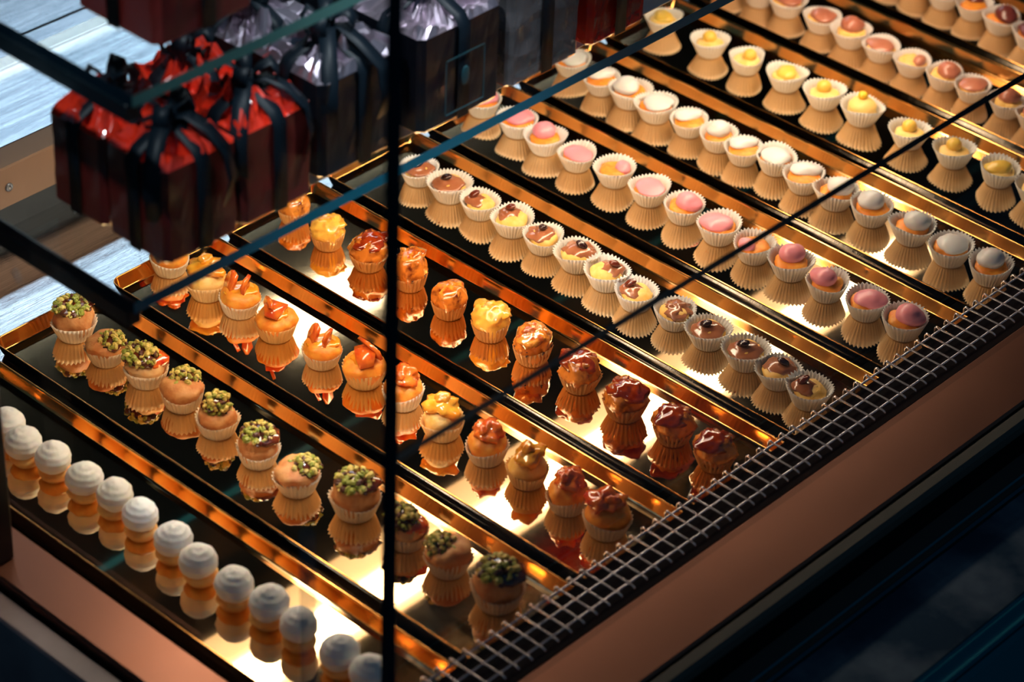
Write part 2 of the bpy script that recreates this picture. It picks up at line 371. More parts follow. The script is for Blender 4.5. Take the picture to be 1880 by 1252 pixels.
ICE_P = pm('pink_icing', (.84, .27, .32), .32, sss=.3, bump=.03, bscale=60, col2=(.82, .32, .36), cscale=20)
ICE_W = pm('white_icing', (.72, .70, .68), .35, sss=.3)
ICE_B = pm('mocha_icing', (.32, .105, .045), .2, coat=.5, col2=(.40, .15, .07), cscale=80)
ICE_S = pm('salmon_icing', (.42, .13, .075), .3, coat=.2, col2=(.50, .19, .11), cscale=60)
ICE_D = pm('plum_icing', (.13, .022, .016), .3, coat=.2, col2=(.18, .04, .03), cscale=60)
LEMON = pm('lemon_cream', (.88, .56, .09), .35, sss=.3)
BEAN = pm('coffee_bean', (.035, .010, .007), .22, coat=.5)
BEANR = pm('reddish_coffee_bean', (.14, .022, .008), .22, coat=.5)

def cup(mat, rb, rt, h, n=34, amp=.00075, seed=0, parent=None, flare=1.0, odd=.05):
    rnd = random.Random(seed); p1, p2, p3 = (rnd.uniform(0, 6.28) for _ in range(3))
    N = n * 4; mb = MB()
    def ring(t, dr=0.0):
        pts = []
        for i in range(N):
            th = 2 * math.pi * i / N
            r = lerp(rb, rt, t ** flare)
            r *= 1 + t * t * (odd * math.sin(2 * th + p1) + odd * .6 * math.sin(3 * th + p2))
            wv = math.cos(n * th); wv = math.copysign(abs(wv) ** .8, wv)
            r += 1.35 * amp * min(1, t * 3 + .3) * wv + dr
            z = .0004 + h * t + (t ** 3) * (.0010 * math.sin(2 * th + p3) + (.00055 * wv if t > .95 else 0) * (amp > 0))
            pts.append((r * math.cos(th), r * math.sin(th), z))
        return pts
    rings = [ring(0, -.0002), ring(.05), ring(.25), ring(.5), ring(.75), ring(1)] + [ring(1, -.0003), ring(.7, -.00035), ring(.35, -.0004), ring(.08, -.0008)]
    mb.loft(rings, 0, True, True, True, capsm=False)
    return mb.build('paper_cup', mat, parent)
def cake(mat, rb, rt, z0, z1, ztop, seed=0, parent=None, amp=.12, freq=90, flat=1.0, name='cake', lean=(0, 0)):
    """round cake body: tapered side from z0 to z1 and a domed top up to ztop"""
    off = Vector((seed * 2.1, seed * 1.3, seed * .7)); mb = MB(); rings = []
    prof = [(rb * .6, z0), (rb, z0 + .0004), (lerp(rb, rt, .5), lerp(z0, z1, .5)), (rt, z1)]
    for k in range(1, 8):
        a = math.pi / 2 * k / 8; prof.append((rt * math.cos(a) ** flat, z1 + (ztop - z1) * math.sin(a)))
    prof.append((rt * .06, ztop))
    for (r, z) in prof:
        u = max(0, (z - z1) / max(1e-6, ztop - z1)); pts = []
        for i in range(36):
            th = 2 * math.pi * i / 36
            p = Vector((r * math.cos(th), r * math.sin(th), z))
            k = 1 + amp * noise.fractal(p * freq + off, .7, 2.0, 3) * (1 if z > z0 + .002 else 0)
            zz = z + (amp * .012 * noise.noise(p * freq * 1.3 + off) if u > 0 else 0)
            pts.append((p.x * k + lean[0] * u, p.y * k + lean[1] * u, zz))
        rings.append(pts)
    mb.loft(rings, 0, True, True, True)
    return mb.build(name, mat, parent)
def chunk(mb, c, size, rnd, mi, flat=1.0):
    """small irregular chopped piece"""
    rot = Matrix.Rotation(rnd.uniform(0, 6.28), 3, 'Z') @ Matrix.Rotation(rnd.uniform(-1, 1), 3, 'X')
    a = [rnd.uniform(.6, 1.2) for _ in range(3)]
    rings = []
    for z, k in ((-1, .55), (-.35, 1), (.45, .9), (1, .5)):
        rings.append([Vector(c) + rot @ Vector((size * a[0] * k * math.cos(t + z) * rnd.uniform(.8, 1.2), size * .75 * a[1] * k * math.sin(t + z), size * flat * a[2] * z * .7)) for t in (0, 1.2, 2.4, 3.6, 4.9)])
    mb.loft(rings, mi, False, True, True)
def pistachios(parent, cx, cz, rx, rz, n, seed, size=.0028, spread=1.15, my=1.0):
    rnd = random.Random(seed); mb = MB()
    for i in range(n):
        th = rnd.uniform(0, 6.28); ph = math.acos(1 - rnd.random() * spread)
        r = rnd.uniform(.93, 1.10)
        c = (cx + rx * r * math.sin(ph) * math.cos(th), rx * my * r * math.sin(ph) * math.sin(th), cz + rz * r * math.cos(ph))
        q = rnd.random(); chunk(mb, c, size * rnd.uniform(.65, 1.3), rnd, 0 if q < .40 else 1 if q < .84 else 2)
    return mb.build('chopped_pistachios', [NUTG, NUTY, NUTB], parent)
def glob(name, mat, parent, c, rad, seed=1, amp=.25, freq=110, drips=0, nu=24, nv=14):
    rnd = random.Random(seed); ds = [(rnd.uniform(0, 6.28), rnd.uniform(.15, .35)) for _ in range(drips)]
    def sh(d, th, ph):
        k = 1.0
        for a, s in ds:
            q = math.cos(th - a)
            if q > .6 and d.z < .25: k += s * (q - .6) / .4 * (1 - abs(d.z))
        return k
    mb = MB(); mb.ball(c, rad, seed, amp, freq, nu, nv, 0, sh)
    return mb.build(name, mat, parent)
def peel(mb, pts, wid, th, wd):
    mb.strip(pts, wid, th, 0, wd)
def bean(parent, c, seed, mat=BEAN, s=1.0, up=False):
    rnd = random.Random(seed); mb = MB()
    def sh(d, th, ph):
        g = math.exp(-(d.y / .16) ** 2) if d.z > 0 else 0
        return 1 - .28 * g
    s *= 1.25; mb.ball((0, 0, 0), (.0044 * s, .0031 * s, .0022 * s), 0, 0, 1, 20, 12, 0, sh)
    rot = Matrix.Rotation(rnd.uniform(-.6, .6), 3, 'Z') @ Matrix.Rotation(rnd.uniform(-.3, .5) - (1.1 if up else 0), 3, 'Y')
    mb.v = [tuple(rot @ Vector(v) + Vector(c)) for v in mb.v]
    return mb.build('coffee_bean', mat, parent)

def make_puff(v, root):
    cake(CHOUX, .0100, .0136, .0004, .0065, .0125, 11 + v, root, .08, 120, .7, 'choux_base')
    def sh(d, th, ph): return 1 + .016 * math.sin(th + 16 * ph + v) + (.16 * max(0, d.z) ** 14 if v == 2 else .07 * max(0, d.z) ** 8) + .02 * math.sin(2 * th + v)
    mb = MB(); c = ((.0006, 0, .0190), (.0018, 0, .0196), (0, .0006, .0194))[v]
    mb.ball(c, (.0147, .0147, (.0128, .0135, .0125)[v]), v + 3, .035, 110, 56, 40, 0, sh); mb.build('cream_swirl', CREAM, root)
    if v == 1:
        mb = MB(); mb.ball((.0060, -.0108, .0095), (.0016, .0014, .0014), 2, .2, 200, 10, 6); mb.build('cream_drip', CREAM, root)
def make_pist(v, root):
    cup(PAPERT, .0128, .0178, .0150, 30, .0007, 20 + v, root)
    top = (.0300, .0255, .0265, .0240)[v]
    cake(CAKE_TAN if v != 2 else pm('caramel_cake', (.70, .33, .10), .55, col2=(.82, .50, .22), cscale=100, bump=.3, bscale=400, sss=.15), .0115, (.0168, .0172, .0165, .0160)[v], .001, .0165, top, 30 + v, root, .14, 80, .62)
    if v == 0:
        glob('caramel_glaze', NUTGL, root, (.001, 0, top - .003), (.0128, .0122, .0066), 5, .2, 120, 3)
        pistachios(root, .001, top - .003,   .0132, .0075, 105, 7)
    elif v == 1:
        glob('caramel_glaze', NUTGL, root, (.0065, 0, top - .004), (.0105, .0112, .0070), 6, .2, 120, 2)
        pistachios(root, .0065, top - .004, .0112, .0080, 85, 8)
    elif v == 2:
        glob('red_jam', JELLY, root, (-.0065, .001, top - .005), (.0095, .0110, .0065), 9, .2, 120, 2)
        glob('caramel_glaze', NUTGL, root, (.0035, 0, top - .001), (.0120, .0122, .0080), 4, .2, 120, 2)
        pistachios(root, .0035, top - .001, .0130, .0092, 120, 9)
    else:
        glob('caramel_glaze', NUTGL, root, (.002, 0, top + .0015), (.0095, .0095, .0095), 3, .25, 120, 2)
        pistachios(root, .002, top + .0018, .0102, .0104, 100, 10, spread=1.5)
def make_peel(v, root):
    cup(PAPERO if v in (1, 3) else PAPERT, .0128, .0176, .0150, 30, .0006, 40 + v, root)
    top = (.0260, .0275, .0245, .0240)[v]
    cake(CAKE_ORG if v != 1 else CAKE_YEL, .0115, (.0160, .0160, .0170, .0175)[v], .001, .0155, top, 50 + v, root, .12, 80, .62)
    if v == 0:
        glob('jelly_topping', JELLY, root, (.003, 0, top + .002), (.0105, .0115, .0070), 12, .45, 130, 3)
        glob('candied_peel', PEEL, root, (-.004, .003, top + .006), (.0055, .0040, .0045), 15, .4, 150)
    elif v == 1:
        glob('jelly_topping', JELLYO, root, (0, 0, top + .001), (.0115, .0115, .0075), 13, .4, 130, 3)
        glob('candied_peel', JELLYO, root, (.001, .001, top + .0075), (.0065, .0060, .0045), 16, .4, 150)
    elif v == 2:
        mb = MB()
        mb.strip([(.010, -.004, top - .006), (.008, -.003, top + .002), (.005, -.003, top + .009), (.003, -.002, top + .0135)], [.012, .015, .014, .009], .0030, 0, (-.2, 1, 0))
        mb.strip([(-.004, .005, top - .003), (-.004, .004, top + .005), (-.006, .005, top + .0125)], [.011, .014, .010], .0028, 0, (.6, 1, .1)); mb.build('candied_peel', PEEL, root)
        glob('jelly_topping', JELLYO, root, (0, .001, top - .003), (.0115, .0110, .0040), 17, .25, 130, 2)
    else:
        mb = MB()
        mb.strip([(.013, -.002, top - .001), (.006, -.001, top + .0045), (-.004, .001, top + .0050), (-.012, .001, top + .002)], [.011, .016, .016, .011], .0028, 0, (.1, 1, .15))
        mb.strip([(.004, .009, top + .001), (.001, .006, top + .008), (-.007, .001, top + .0115)], [.012, .016, .012], .0026, 0, (1, .4, .1)); mb.build('candied_peel', PEEL, root)
        glob('jelly_topping', JELLYO, root, (0, -.002, top - .001), (.0100, .0090, .0035), 18, .3, 130, 2)
def make_caramel(v, root):
    cup(PAPERB, .0112, (.0150, .0150, .0165, .0148)[v], .0140, 26, .0008, 60 + v, root, odd=.04)
    top = (.0285, .0280, .0285, .0320)[v]
    cake(MUFFIN2 if v in (1,) else MUFFIN, .0105, (.0150, .0155, .0160, .0145)[v], .001, .0160, top, 70 + v, root, .22, 95, .5)
    if v == 2:
        glob('caramel_glaze', GLAZE, root, (.0015, 0, top - .0035), (.0130, .0125, .0062), 21, .3, 130, 4)
    elif v == 3:
        mb = MB(); rnd = random.Random(4)
        for i in range(26): chunk(mb, (.0150 * math.cos(i * .9) + rnd.uniform(-.001, .001), .0150 * math.sin(i * .9), .0155 + rnd.uniform(-.003, .002)), .0009, rnd, 0)
        mb.build('chocolate_specks', pm('dark_specks', (.06, .015, .006), .5), root)
        glob('caramel_glaze', pm('amber_glaze', (.40, .07, .008), .14, coat=1, col2=(.80, .30, .035), cscale=130, lo=.42, hi=.6), root, (.002, .001, top - .004), (.0110, .0105, .0052), 22, .5, 150, 3)
    elif v == 0:
        glob('caramel_glaze', pm('amber_glaze', (.40, .07, .008), .14, coat=1, col2=(.80, .30, .035), cscale=130, lo=.42, hi=.6), root, (0, 0, top - .0042), (.0120, .0120, .0048), 23, .15, 130, 2)
    else:
        glob('caramel_glaze', pm('golden_glaze', (.86, .40, .04), .16, coat=1, col2=(.55, .10, .012), cscale=110, lo=.45, hi=.65), root, (.003, 0, top - .005), (.0120, .0115, .0060), 24, .35, 130, 3)
def make_coffee(v, root):
    cup(PAPERW, .0118, .0192, .0172, 36, .0008, 80 + v, root, 1.15, .05)
    cake(CAKE_YEL, .0105, .0135, .001, .0125, .0185, 90 + v, root, .12, 90, .6)
    if v == 0:
        glob('mocha_icing', ICE_B, root, (.0018, 0, .0160), (.0120, .0110, .0048), 31, .2, 120, 4); bean(root, (.0035, .001, .0222), 1)
    elif v == 1:
        glob('mocha_icing', ICE_B, root, (.0045, 0, .0160), (.0095, .0100, .0045), 32, .2, 120, 3); bean(root, (.0058, .000, .0222), 2, BEANR)
    else:
        glob('mocha_icing', ICE_B, root, (.001, 0, .0160), (.0120, .0115, .0050), 33, .45, 140, 4)
def iced(v, root, ice, pap, ckm, seed, odd=.05):
    cup(pap, .0115, .0188, .0175, 34, .0007, seed + v, root, 1.1, odd)
    cake(ckm, .0103, .0140, .001, .0125, .0165, seed + 10 + v, root, .14, 90, .6)
    c, r, a = (((.0015, 0, .0165), (.0125, .0120, .0050), .12), ((.0030, 0, .0190), (.0108, .0105, .0080), .06), ((.0005, 0, .0160), (.0135, .0125, .0034), .10), ((.0075, 0, .0160), (.0068, .0095, .0052), .12))[v]
    glob('icing', ice, root, c, r, seed + v, a, 80, 2 if v < 3 else 0)
def make_pink(v, root): iced(v, root, ICE_P, PAPERW, CAKE_ORG, 110)
def make_white(v, root):
    if v == 2:
        cup(PAPERW, .0115, .0188, .0175, 34, .0007, 132, root, 1.1, .06); cake(CAKE_ORG, .0103, .0140, .001, .0125, .0160, 142, root, .14, 90, .6)
        glob('icing', ICE_W, root, (.0060, 0, .0170), (.0085, .0130, .0050), 132, .15, 90, 2)
    else: iced(v, root, ICE_W, PAPERW, CAKE_ORG, 130, .06)
def make_lemon(v, root):
    cup(PAPERW, .0112, .0186, .0178, 32, .0006, 150 + v, root, 1.0, .08)
    cake(pm('custard_cake', (.93, .58, .16), .5, col2=(.94, .68, .28), cscale=80, bump=.2, bscale=300, sss=.2), .0103, .0135, .001, .0120, .0160, 160 + v, root, .10, 90, .6)
    if v == 0: glob('lemon_ball', LEMON, root, (.0030, 0, .0185), (.0070, .0070, .0060), 151, .06, 80)
    elif v == 1: glob('lemon_cream', LEMON, root, (.0006, 0, .0160), (.0120, .0095, .0055), 152, .12, 80, 1)
    else:
        glob('custard_dome', pm('custard_dome', (.93, .60, .18), .45, sss=.2), root, (0, 0, .0165), (.0135, .0130, .0065), 153, .08, 80)
        glob('lemon_ball', pm('bright_lemon', (.93, .58, .04), .4, sss=.2), root, (.0030, 0, .0250), (.0046, .0046, .0038), 154, .05, 90)
def make_salmon(v, root): iced(v, root, ICE_S, PAPERP, CAKE_YEL, 170, .05)
def make_plum(v, root): iced(v, root, ICE_D, PAPERP, CAKE_ORG, 190, .05)
KINDS = {1: ('cream_puff', make_puff, 'white cream puff', 'cream puff', 'white cream puffs on the first tray', 'cream puff tray'),
         2: ('pistachio_cake', make_pist, 'pistachio topped mini cake', 'mini cake', 'pistachio mini cakes', 'pistachio tray'),
         3: ('candied_peel_cake', make_peel, 'orange mini cake', 'mini cake', 'orange peel mini cakes', 'orange peel tray'),
         4: ('caramel_muffin', make_caramel, 'glazed mini muffin', 'mini muffin', 'caramel mini muffins', 'caramel muffin tray'),
         5: ('coffee_cake', make_coffee, 'mocha iced mini cake', 'mini cake', 'coffee bean mini cakes', 'coffee bean tray'),
         6: ('pink_iced_cake', make_pink, 'pink iced mini cake', 'mini cake', 'pink iced mini cakes', 'pink iced tray'),
         7: ('white_iced_cake', make_white, 'white iced mini cake', 'mini cake', 'white iced mini cakes', 'white iced tray'),
         8: ('lemon_cake', make_lemon, 'lemon topped mini cake', 'mini cake', 'lemon mini cakes', 'lemon tray'),
         9: ('salmon_iced_cake', make_salmon, 'salmon brown iced mini cake', 'mini cake', 'salmon iced mini cakes', 'salmon tray'),
         10: ('plum_iced_cake', make_plum, 'plum iced mini cake', 'mini cake', 'plum iced mini cakes', 'plum tray')}
DIRS = {'r': 41.7, 'f': 131.7, 'l': 221.7, 'n': 311.7}
# tray, place in its row from the back, x, y, shape variant, side the topping leans to (as seen from the customer: right, far, left, near), size, look
PASTRIES = [
(1, 0, -1.4906, 1.0633, 0, 'n', 1.0, 'half hidden by the dark post at the left'),
(1, 1, -1.4597, 1.057, 1, 'l', 1.0, 'with a small white drip on its orange side'),
(1, 2, -1.4293, 1.0611, 2, 'f', 1.0, 'with a softly pointed cream top'),
(1, 3, -1.3923, 1.061, 0, 'r', 1.02, 'with a round smooth cream ball'),
(1, 4, -1.3601, 1.0644, 2, 'n', 1.0, 'with a ragged little cream peak'),
(1, 5, -1.3254, 1.0619, 1, 'f', 1.0, 'with tall cream over a pale base'),
(1, 6, -1.2872, 1.0613, 0, 'r', 1.03, 'with cream tipped to the left off its yellow base'),
(1, 7, -1.2524, 1.0588, 1, 'l', 1.0, 'with a swirl of cream peaked in the middle'),
(1, 8, -1.2142, 1.0582, 0, 'f', 1.05, 'with the biggest cream ball of the row'),
(1, 9, -1.1804, 1.0619, 2, 'n', 1.05, 'with a flattened grey-lit swirl'),
(1, 10, -1.1458, 1.061, 1, 'f', 1.0, 'cut by the faint upright glass edge'),
(1, 11, -1.104, 1.0627, 0, 'l', 1.05, 'lying in the bright glare with its base nearly out of view'),
(1, 12, -1.072, 1.062, 2, 'r', 1.05, 'mostly out of view beside the glass corner'),
(2, 0, -1.5684, 1.1964, 0, 'l', 1.05, 'tall, with a tight dark nut cap and torn tan cake'),
(2, 1, -1.5217, 1.1924, 1, 'r', 0.98, 'with its nuts slipping off to the right'),
(2, 2, -1.4755, 1.1971, 2, 'l', 1.05, 'with a big nut heap beside shiny red jam'),
(2, 3, -1.4296, 1.1963, 1, 'f', 1.02, 'with nuts and jam piled over pale cream'),
(2, 4, -1.3825, 1.1929, 3, 'f', 1.0, 'with a narrow leaning tower of nuts'),
(2, 5, -1.3302, 1.1898, 0, 'f', 0.98, 'with sticky dark nuts dripping down its right side'),
(2, 6, -1.2824, 1.1875, 1, 'r', 1.02, 'with loose green nuts over a smooth orange dome'),
(2, 7, -1.2285, 1.1998, 0, 'f', 1.12, 'the widest one, behind hazy glass left of the corner edge'),
(2, 8, -1.1741, 1.202, 2, 'l', 1.0, 'half hidden behind the dark glass corner edge'),
(2, 9, -1.1291, 1.2024, 1, 'l', 1.05, 'in the glare with dark nuts slipping left'),
(2, 10, -1.075, 1.2007, 0, 'f', 1.15, 'with a wide dark nut crown, next to the wire grille'),
(3, 0, -1.5857, 1.3192, 0, 'l', 1.0, 'mostly hidden under the red gift boxes'),
(3, 1, -1.535, 1.3182, 1, 'f', 1.05, 'crossed by the glass shelf edge'),
(3, 2, -1.4964, 1.3213, 2, 'l', 1.05, 'with two upright slices of red-orange peel'),
(3, 3, -1.4486, 1.3192, 3, 'f', 1.05, 'with folded orange peel over a broad yellow dome'),
(3, 4, -1.3924, 1.32, 2, 'l', 1.0, 'with one long glossy peel strip leaning left'),
(3, 5, -1.3481, 1.327, 3, 'n', 1.08, 'with two flat orange peels, just left of the glass corner edge'),
(3, 6, -1.3038, 1.3282, 0, 'f', 1.0, 'with a red jelly top, just right of the glass corner edge'),
(3, 7, -1.2519, 1.3223, 1, 'f', 1.02, 'tall and yellow with golden jelly'),
(3, 8, -1.2038, 1.3241, 0, 'f', 1.0, 'with an amber and pink jelly mound'),
(3, 9, -1.1602, 1.3257, 1, 'l', 1.0, 'with its orange peel hanging off the left'),
(3, 10, -1.1153, 1.3243, 0, 'f', 1.0, 'with a bright red jelly crown'),
(3, 11, -1.074, 1.3245, 0, 'l', 1.1, 'with red jelly running down its left, next to the wire grille'),
(4, 0, -1.569, 1.4538, 0, 'f', 0.95, 'half hidden by the ribbon of the red gift box'),
(4, 1, -1.518, 1.4474, 1, 'f', 1.0, 'small and orange right under the glass shelf edge'),
(4, 2, -1.4689, 1.4506, 2, 'r', 1.05, 'blurred with dark glaze on its right, left of the glass corner edge'),
(4, 3, -1.4215, 1.4549, 3, 'f', 1.02, 'tall with craggy glaze, right of the glass corner edge'),
(4, 4, -1.3676, 1.4489, 0, 'f', 1.02, 'with a neat golden crust ringed by dark caramel'),
(4, 5, -1.3199, 1.4509, 1, 'f', 1.05, 'with the yellowest cheesy top'),
(4, 6, -1.2709, 1.451, 3, 'n', 1.1, 'tall, with a torn rim and chocolate-specked side'),
(4, 7, -1.2162, 1.4506, 2, 'f', 1.05, 'with a red-brown sticky top in its middle'),
(4, 8, -1.1639, 1.4491, 2, 'n', 1.12, 'the widest, with thick dark red glaze'),
(4, 9, -1.1138, 1.4523, 2, 'l', 1.05, 'with dark glaze sliding left and a blueberry hole'),
(4, 10, -1.0678, 1.4501, 2, 'l', 1.05, 'with dark red glaze, next to the wire grille'),
(5, 0, -1.5374, 1.5829, 0, 'n', 1.0, 'crossed by the glass shelf edge'),
(5, 1, -1.4976, 1.5835, 0, 'l', 1.05, 'with an upright bean on shiny brown icing'),
(5, 2, -1.4581, 1.5828, 1, 'l', 1.0, 'with a reddish bean and icing on its left half'),
(5, 3, -1.4183, 1.5834, 1, 'f', 1.05, 'with a tilted red-brown bean on a mostly yellow cake'),
(5, 4, -1.3791, 1.5824, 0, 'f', 1.0, 'with a dark bean on a fully iced top'),
(5, 5, -1.3391, 1.5834, 0, 'r', 1.05, 'with a large flat bean lying across the icing'),
(5, 6, -1.3012, 1.5809, 1, 'r', 1.08, 'with the bean and icing pushed to the right'),
(5, 7, -1.2621, 1.5757, 1, 'l', 1.02, 'with the bean to the left, below the grey glass streak'),
(5, 8, -1.2198, 1.5782, 2, 'f', 1.0, 'with rough icing and no bean in sight, under the glass streak'),
(5, 9, -1.1808, 1.5771, 0, 'l', 1.05, 'with a slim bean at the back of runny icing'),
(5, 10, -1.1387, 1.5766, 0, 'l', 1.05, 'with its bean standing upright over a brown cap'),
(5, 11, -1.1024, 1.5751, 0, 'r', 1.0, 'with the bean on the right of a dark dome'),
(5, 12, -1.0668, 1.5721, 1, 'l', 1.05, 'deep and shadowed, next to the wire grille'),
(6, 0, -1.5817, 1.7153, 0, 'f', 1.0, 'mostly behind the clear gift box corner'),
(6, 1, -1.5323, 1.7126, 0, 'f', 1.05, 'crossed by the glass shelf edge'),
(6, 2, -1.4929, 1.7083, 1, 'f', 1.05, 'with the tallest pale pink mound'),
(6, 3, -1.4518, 1.7083, 2, 'f', 1.0, 'with flat washed-out pink icing'),
(6, 4, -1.4093, 1.7136, 3, 'r', 1.05, 'mostly yellow cake with a sliver of pink at the back right'),
(6, 5, -1.3652, 1.7124, 2, 'f', 1.05, 'with a smooth pink disc over orange cake'),
(6, 6, -1.3234, 1.7122, 1, 'r', 1.05, 'with a puffy pink blob to the back right'),
(6, 7, -1.279, 1.7095, 0, 'l', 1.08, 'with pink covering its left half'),
(6, 8, -1.2368, 1.7084, 3, 'l', 1.05, 'under the thin dark glass edge, pink only on the left'),
(6, 9, -1.1973, 1.7115, 1, 'f', 1.1, 'with a big deep pink mound filling the cup'),
(6, 10, -1.1536, 1.7082, 1, 'l', 1.05, 'with a pink ball over orange jelly'),
(6, 11, -1.1118, 1.7102, 0, 'r', 1.05, 'with long pink icing slanting right'),
(6, 12, -1.0713, 1.7106, 1, 'r', 1.1, 'with a mauve blob on an orange dome, beside the wire grille'),
(7, 0, -1.5737, 1.8354, 0, 'f', 1.0, 'seen through the glass shelf'),
(7, 1, -1.5292, 1.8301, 2, 'f', 1.0, 'with bright yellow filling under the shelf edge'),
(7, 2, -1.4936, 1.8316, 1, 'l', 1.1, 'overflowing with white icing'),
(7, 3, -1.4585, 1.8299, 0, 'f', 1.1, 'with a white heap behind golden jelly'),
(7, 4, -1.4184, 1.8324, 2, 'f', 1.0, 'shallow, with a broad golden patch'),
(7, 5, -1.3815, 1.8323, 1, 'f', 1.0, 'with a white mound over a thin orange line'),
(7, 6, -1.3493, 1.8306, 2, 'f', 1.0, 'with white icing on the back and gold in front'),
(7, 7, -1.3171, 1.8399, 0, 'r', 1.05, 'with white icing heaped to the right'),
(7, 8, -1.2786, 1.8334, 2, 'f', 1.05, 'with a golden crescent on its front'),
(7, 9, -1.2405, 1.8331, 1, 'r', 1.08, 'crossed by the thin dark glass edge'),
(7, 10, -1.2005, 1.8353, 1, 'f', 1.1, 'with thick white icing running over the front'),
(7, 11, -1.1555, 1.8366, 1, 'r', 1.1, 'with a white ball sitting right of orange cake'),
(7, 12, -1.1106, 1.8335, 0, 'f', 1.1, 'with a pale cap over two orange patches'),
(7, 13, -1.0673, 1.8347, 1, 'f', 1.1, 'with a round grey-white mound, next to the wire grille'),
(8, 0, -1.5663, 1.9671, 1, 'f', 1.0, 'crossed by the glass shelf edge'),
(8, 1, -1.5025, 1.9652, 0, 'f', 1.0, 'with a lemon blob at the back'),
(8, 2, -1.4556, 1.9658, 0, 'r', 1.0, 'with a pale lemon blob right of orange jam'),
(8, 3, -1.407, 1.9684, 1, 'f', 1.05, 'with a plain smooth yellow dome'),
(8, 4, -1.3596, 1.9687, 0, 'f', 1.08, 'with a round lemon ball in the middle'),
(8, 5, -1.3152, 1.9711, 2, 'f', 1.1, 'with a small bright ball on a raised top'),
(8, 6, -1.2573, 1.9699, 0, 'f', 1.05, 'with a tall lemon ball, under the thin dark glass edge'),
(8, 7, -1.2069, 1.973, 0, 'f', 1.05, 'with a dull yellow knob, right of the thin dark glass edge'),
(8, 8, -1.157, 1.9763, 1, 'l', 1.05, 'with a long mustard smear, near the right picture edge'),
(8, 9, -1.1131, 1.9744, 0, 'f', 1.05, 'only just visible at the right picture edge'),
(9, 0, -1.5735, 2.0851, 0, 'f', 1.0, 'barely showing at the top edge of the picture'),
(9, 1, -1.5344, 2.0839, 1, 'f', 1.0, 'with its rim cut by the top edge of the picture'),
(9, 2, -1.501, 2.0881, 0, 'f', 1.05, 'with flat salmon icing near the top picture edge'),
(9, 3, -1.4558, 2.087, 0, 'f', 1.0, 'with a plain salmon-brown disc'),
(9, 4, -1.416, 2.0851, 1, 'f', 1.1, 'wide, with a shiny salmon spot'),
(9, 5, -1.3773, 2.0843, 2, 'l', 1.0, 'with a wavy fold of brown icing'),
(9, 6, -1.3378, 2.0834, 3, 'r', 1.0, 'mostly yellow with brown on the right'),
(9, 7, -1.2996, 2.0852, 1, 'r', 1.02, 'with a mauve blob right of yellow cake'),
(9, 8, -1.2661, 2.0865, 2, 'f', 1.0, 'with pinched ridged icing, left of the dark glass edge'),
(9, 9, -1.2241, 2.0869, 1, 'f', 1.0, 'with a darker dome, right of the dark glass edge'),
(9, 10, -1.1901, 2.0842, 0, 'f', 1.0, 'only its left rim visible at the right picture edge'),
(10, 0, -1.4718, 2.2242, 0, 'f', 1.0, 'only its reflection showing at the top picture edge'),
(10, 1, -1.4349, 2.2234, 0, 'f', 1.0, 'showing just its mirrored cup at the top picture edge'),
(10, 2, -1.3982, 2.2213, 1, 'f', 1.0, 'with its top cut off by the picture edge'),
(10, 3, -1.3632, 2.2246, 3, 'f', 1.0, 'with orange cake showing above a pale cup'),
(10, 4, -1.3257, 2.2208, 1, 'r', 1.08, 'with a dark plum cap in the top right corner'),
(10, 5, -1.2858, 2.2167, 0, 'f', 1.05, 'cut by the right picture edge'),
]
PROTO = {}
rnd = random.Random(5)
for (k, i, x, y, v, d, s, look) in PASTRIES:
    name, fn, base, cat, grp, trayname = KINDS[k]
    if (k, v) not in PROTO:
        root = empty(name); before = set(bpy.data.objects)
        fn(v, root)
        KIDS[root.name] = [o for o in bpy.data.objects if o not in before]
        PROTO[(k, v)] = root
    else: root = copy_tree(PROTO[(k, v)])
    root.location = (x, y, .00012)
    root.rotation_euler = (0, 0, R(DIRS[d] + rnd.uniform(-22, 22)))
    s *= rnd.uniform(.985, 1.015)
    root.scale = (s, s, s)
    tag(root, f'{base}, {look}', cat, grp)

# ------------------------------------------------------------ glass shelves, LED bar
def shelf(x1, z, y1, label, em):
    t = tag(empty('glass_shelf', (x1, YL + .006, z)), label, 'glass shelf', 'glass shelves')
    L = y1 - YL
    mb = MB(); mb.box((-.33, 0, -.009), (0, L, 0), 0, {'+x': 1, '-y': 2, '-x': 1, '+y': 1}); mb.build('pane', [CLEAR, em, DARKEDGE], t)
    mb = MB(); mb.bbox((-.55, -.0005, -.024), (-.006, .0115, -.0095), .001); mb.bbox((-.55, -.0005, -.009), (-.332, .0115, .006), .001); mb.build('support_arm', pm('teal_black_arm', (.004, .012, .018), .3, coat=.2), t)
    return t
shelf(-1.2500, .2850, 2.7, 'lower glass shelf carrying wrapped gift boxes, with a long teal front edge', SHELFEDGE)
shelf(-1.2400, .4560, 2.7, 'upper glass shelf with a pale green front edge, above the red gift boxes', SHELFEDGE2)
t = tag(empty('led_light_bar', (-1.365, 1.635, .262)), 'warm LED light bar fixed beneath the lower glass shelf, behind its front edge', 'light bar')
mb = MB()   # folded white reflector wings either side of the LED strip
prof = [(-.047, -.014), (-.020, .006), (.020, .006), (.047, -.014), (.0475, -.0125), (.021, .0085), (-.021, .0085), (-.0475, -.0125)]
mb.loft([[(px_, yy, pz_) for px_, pz_ in prof] for yy in (-.55, .55)], 0, False, True, True, capsm=False); mb.build('reflector', pm('white_reflector', (.80, .78, .74), .5), t)
mb = MB(); mb.bbox((-.030, -.552, .0090), (.030, .552, .0125), .001); mb.build('housing', BLACK, t)
mb = MB(); mb.box((-.0175, -.545, .0005), (.0175, .545, .0055)); mb.build('diffuser', emit('warm_led', LED_COLOR, LED_POWER), t)

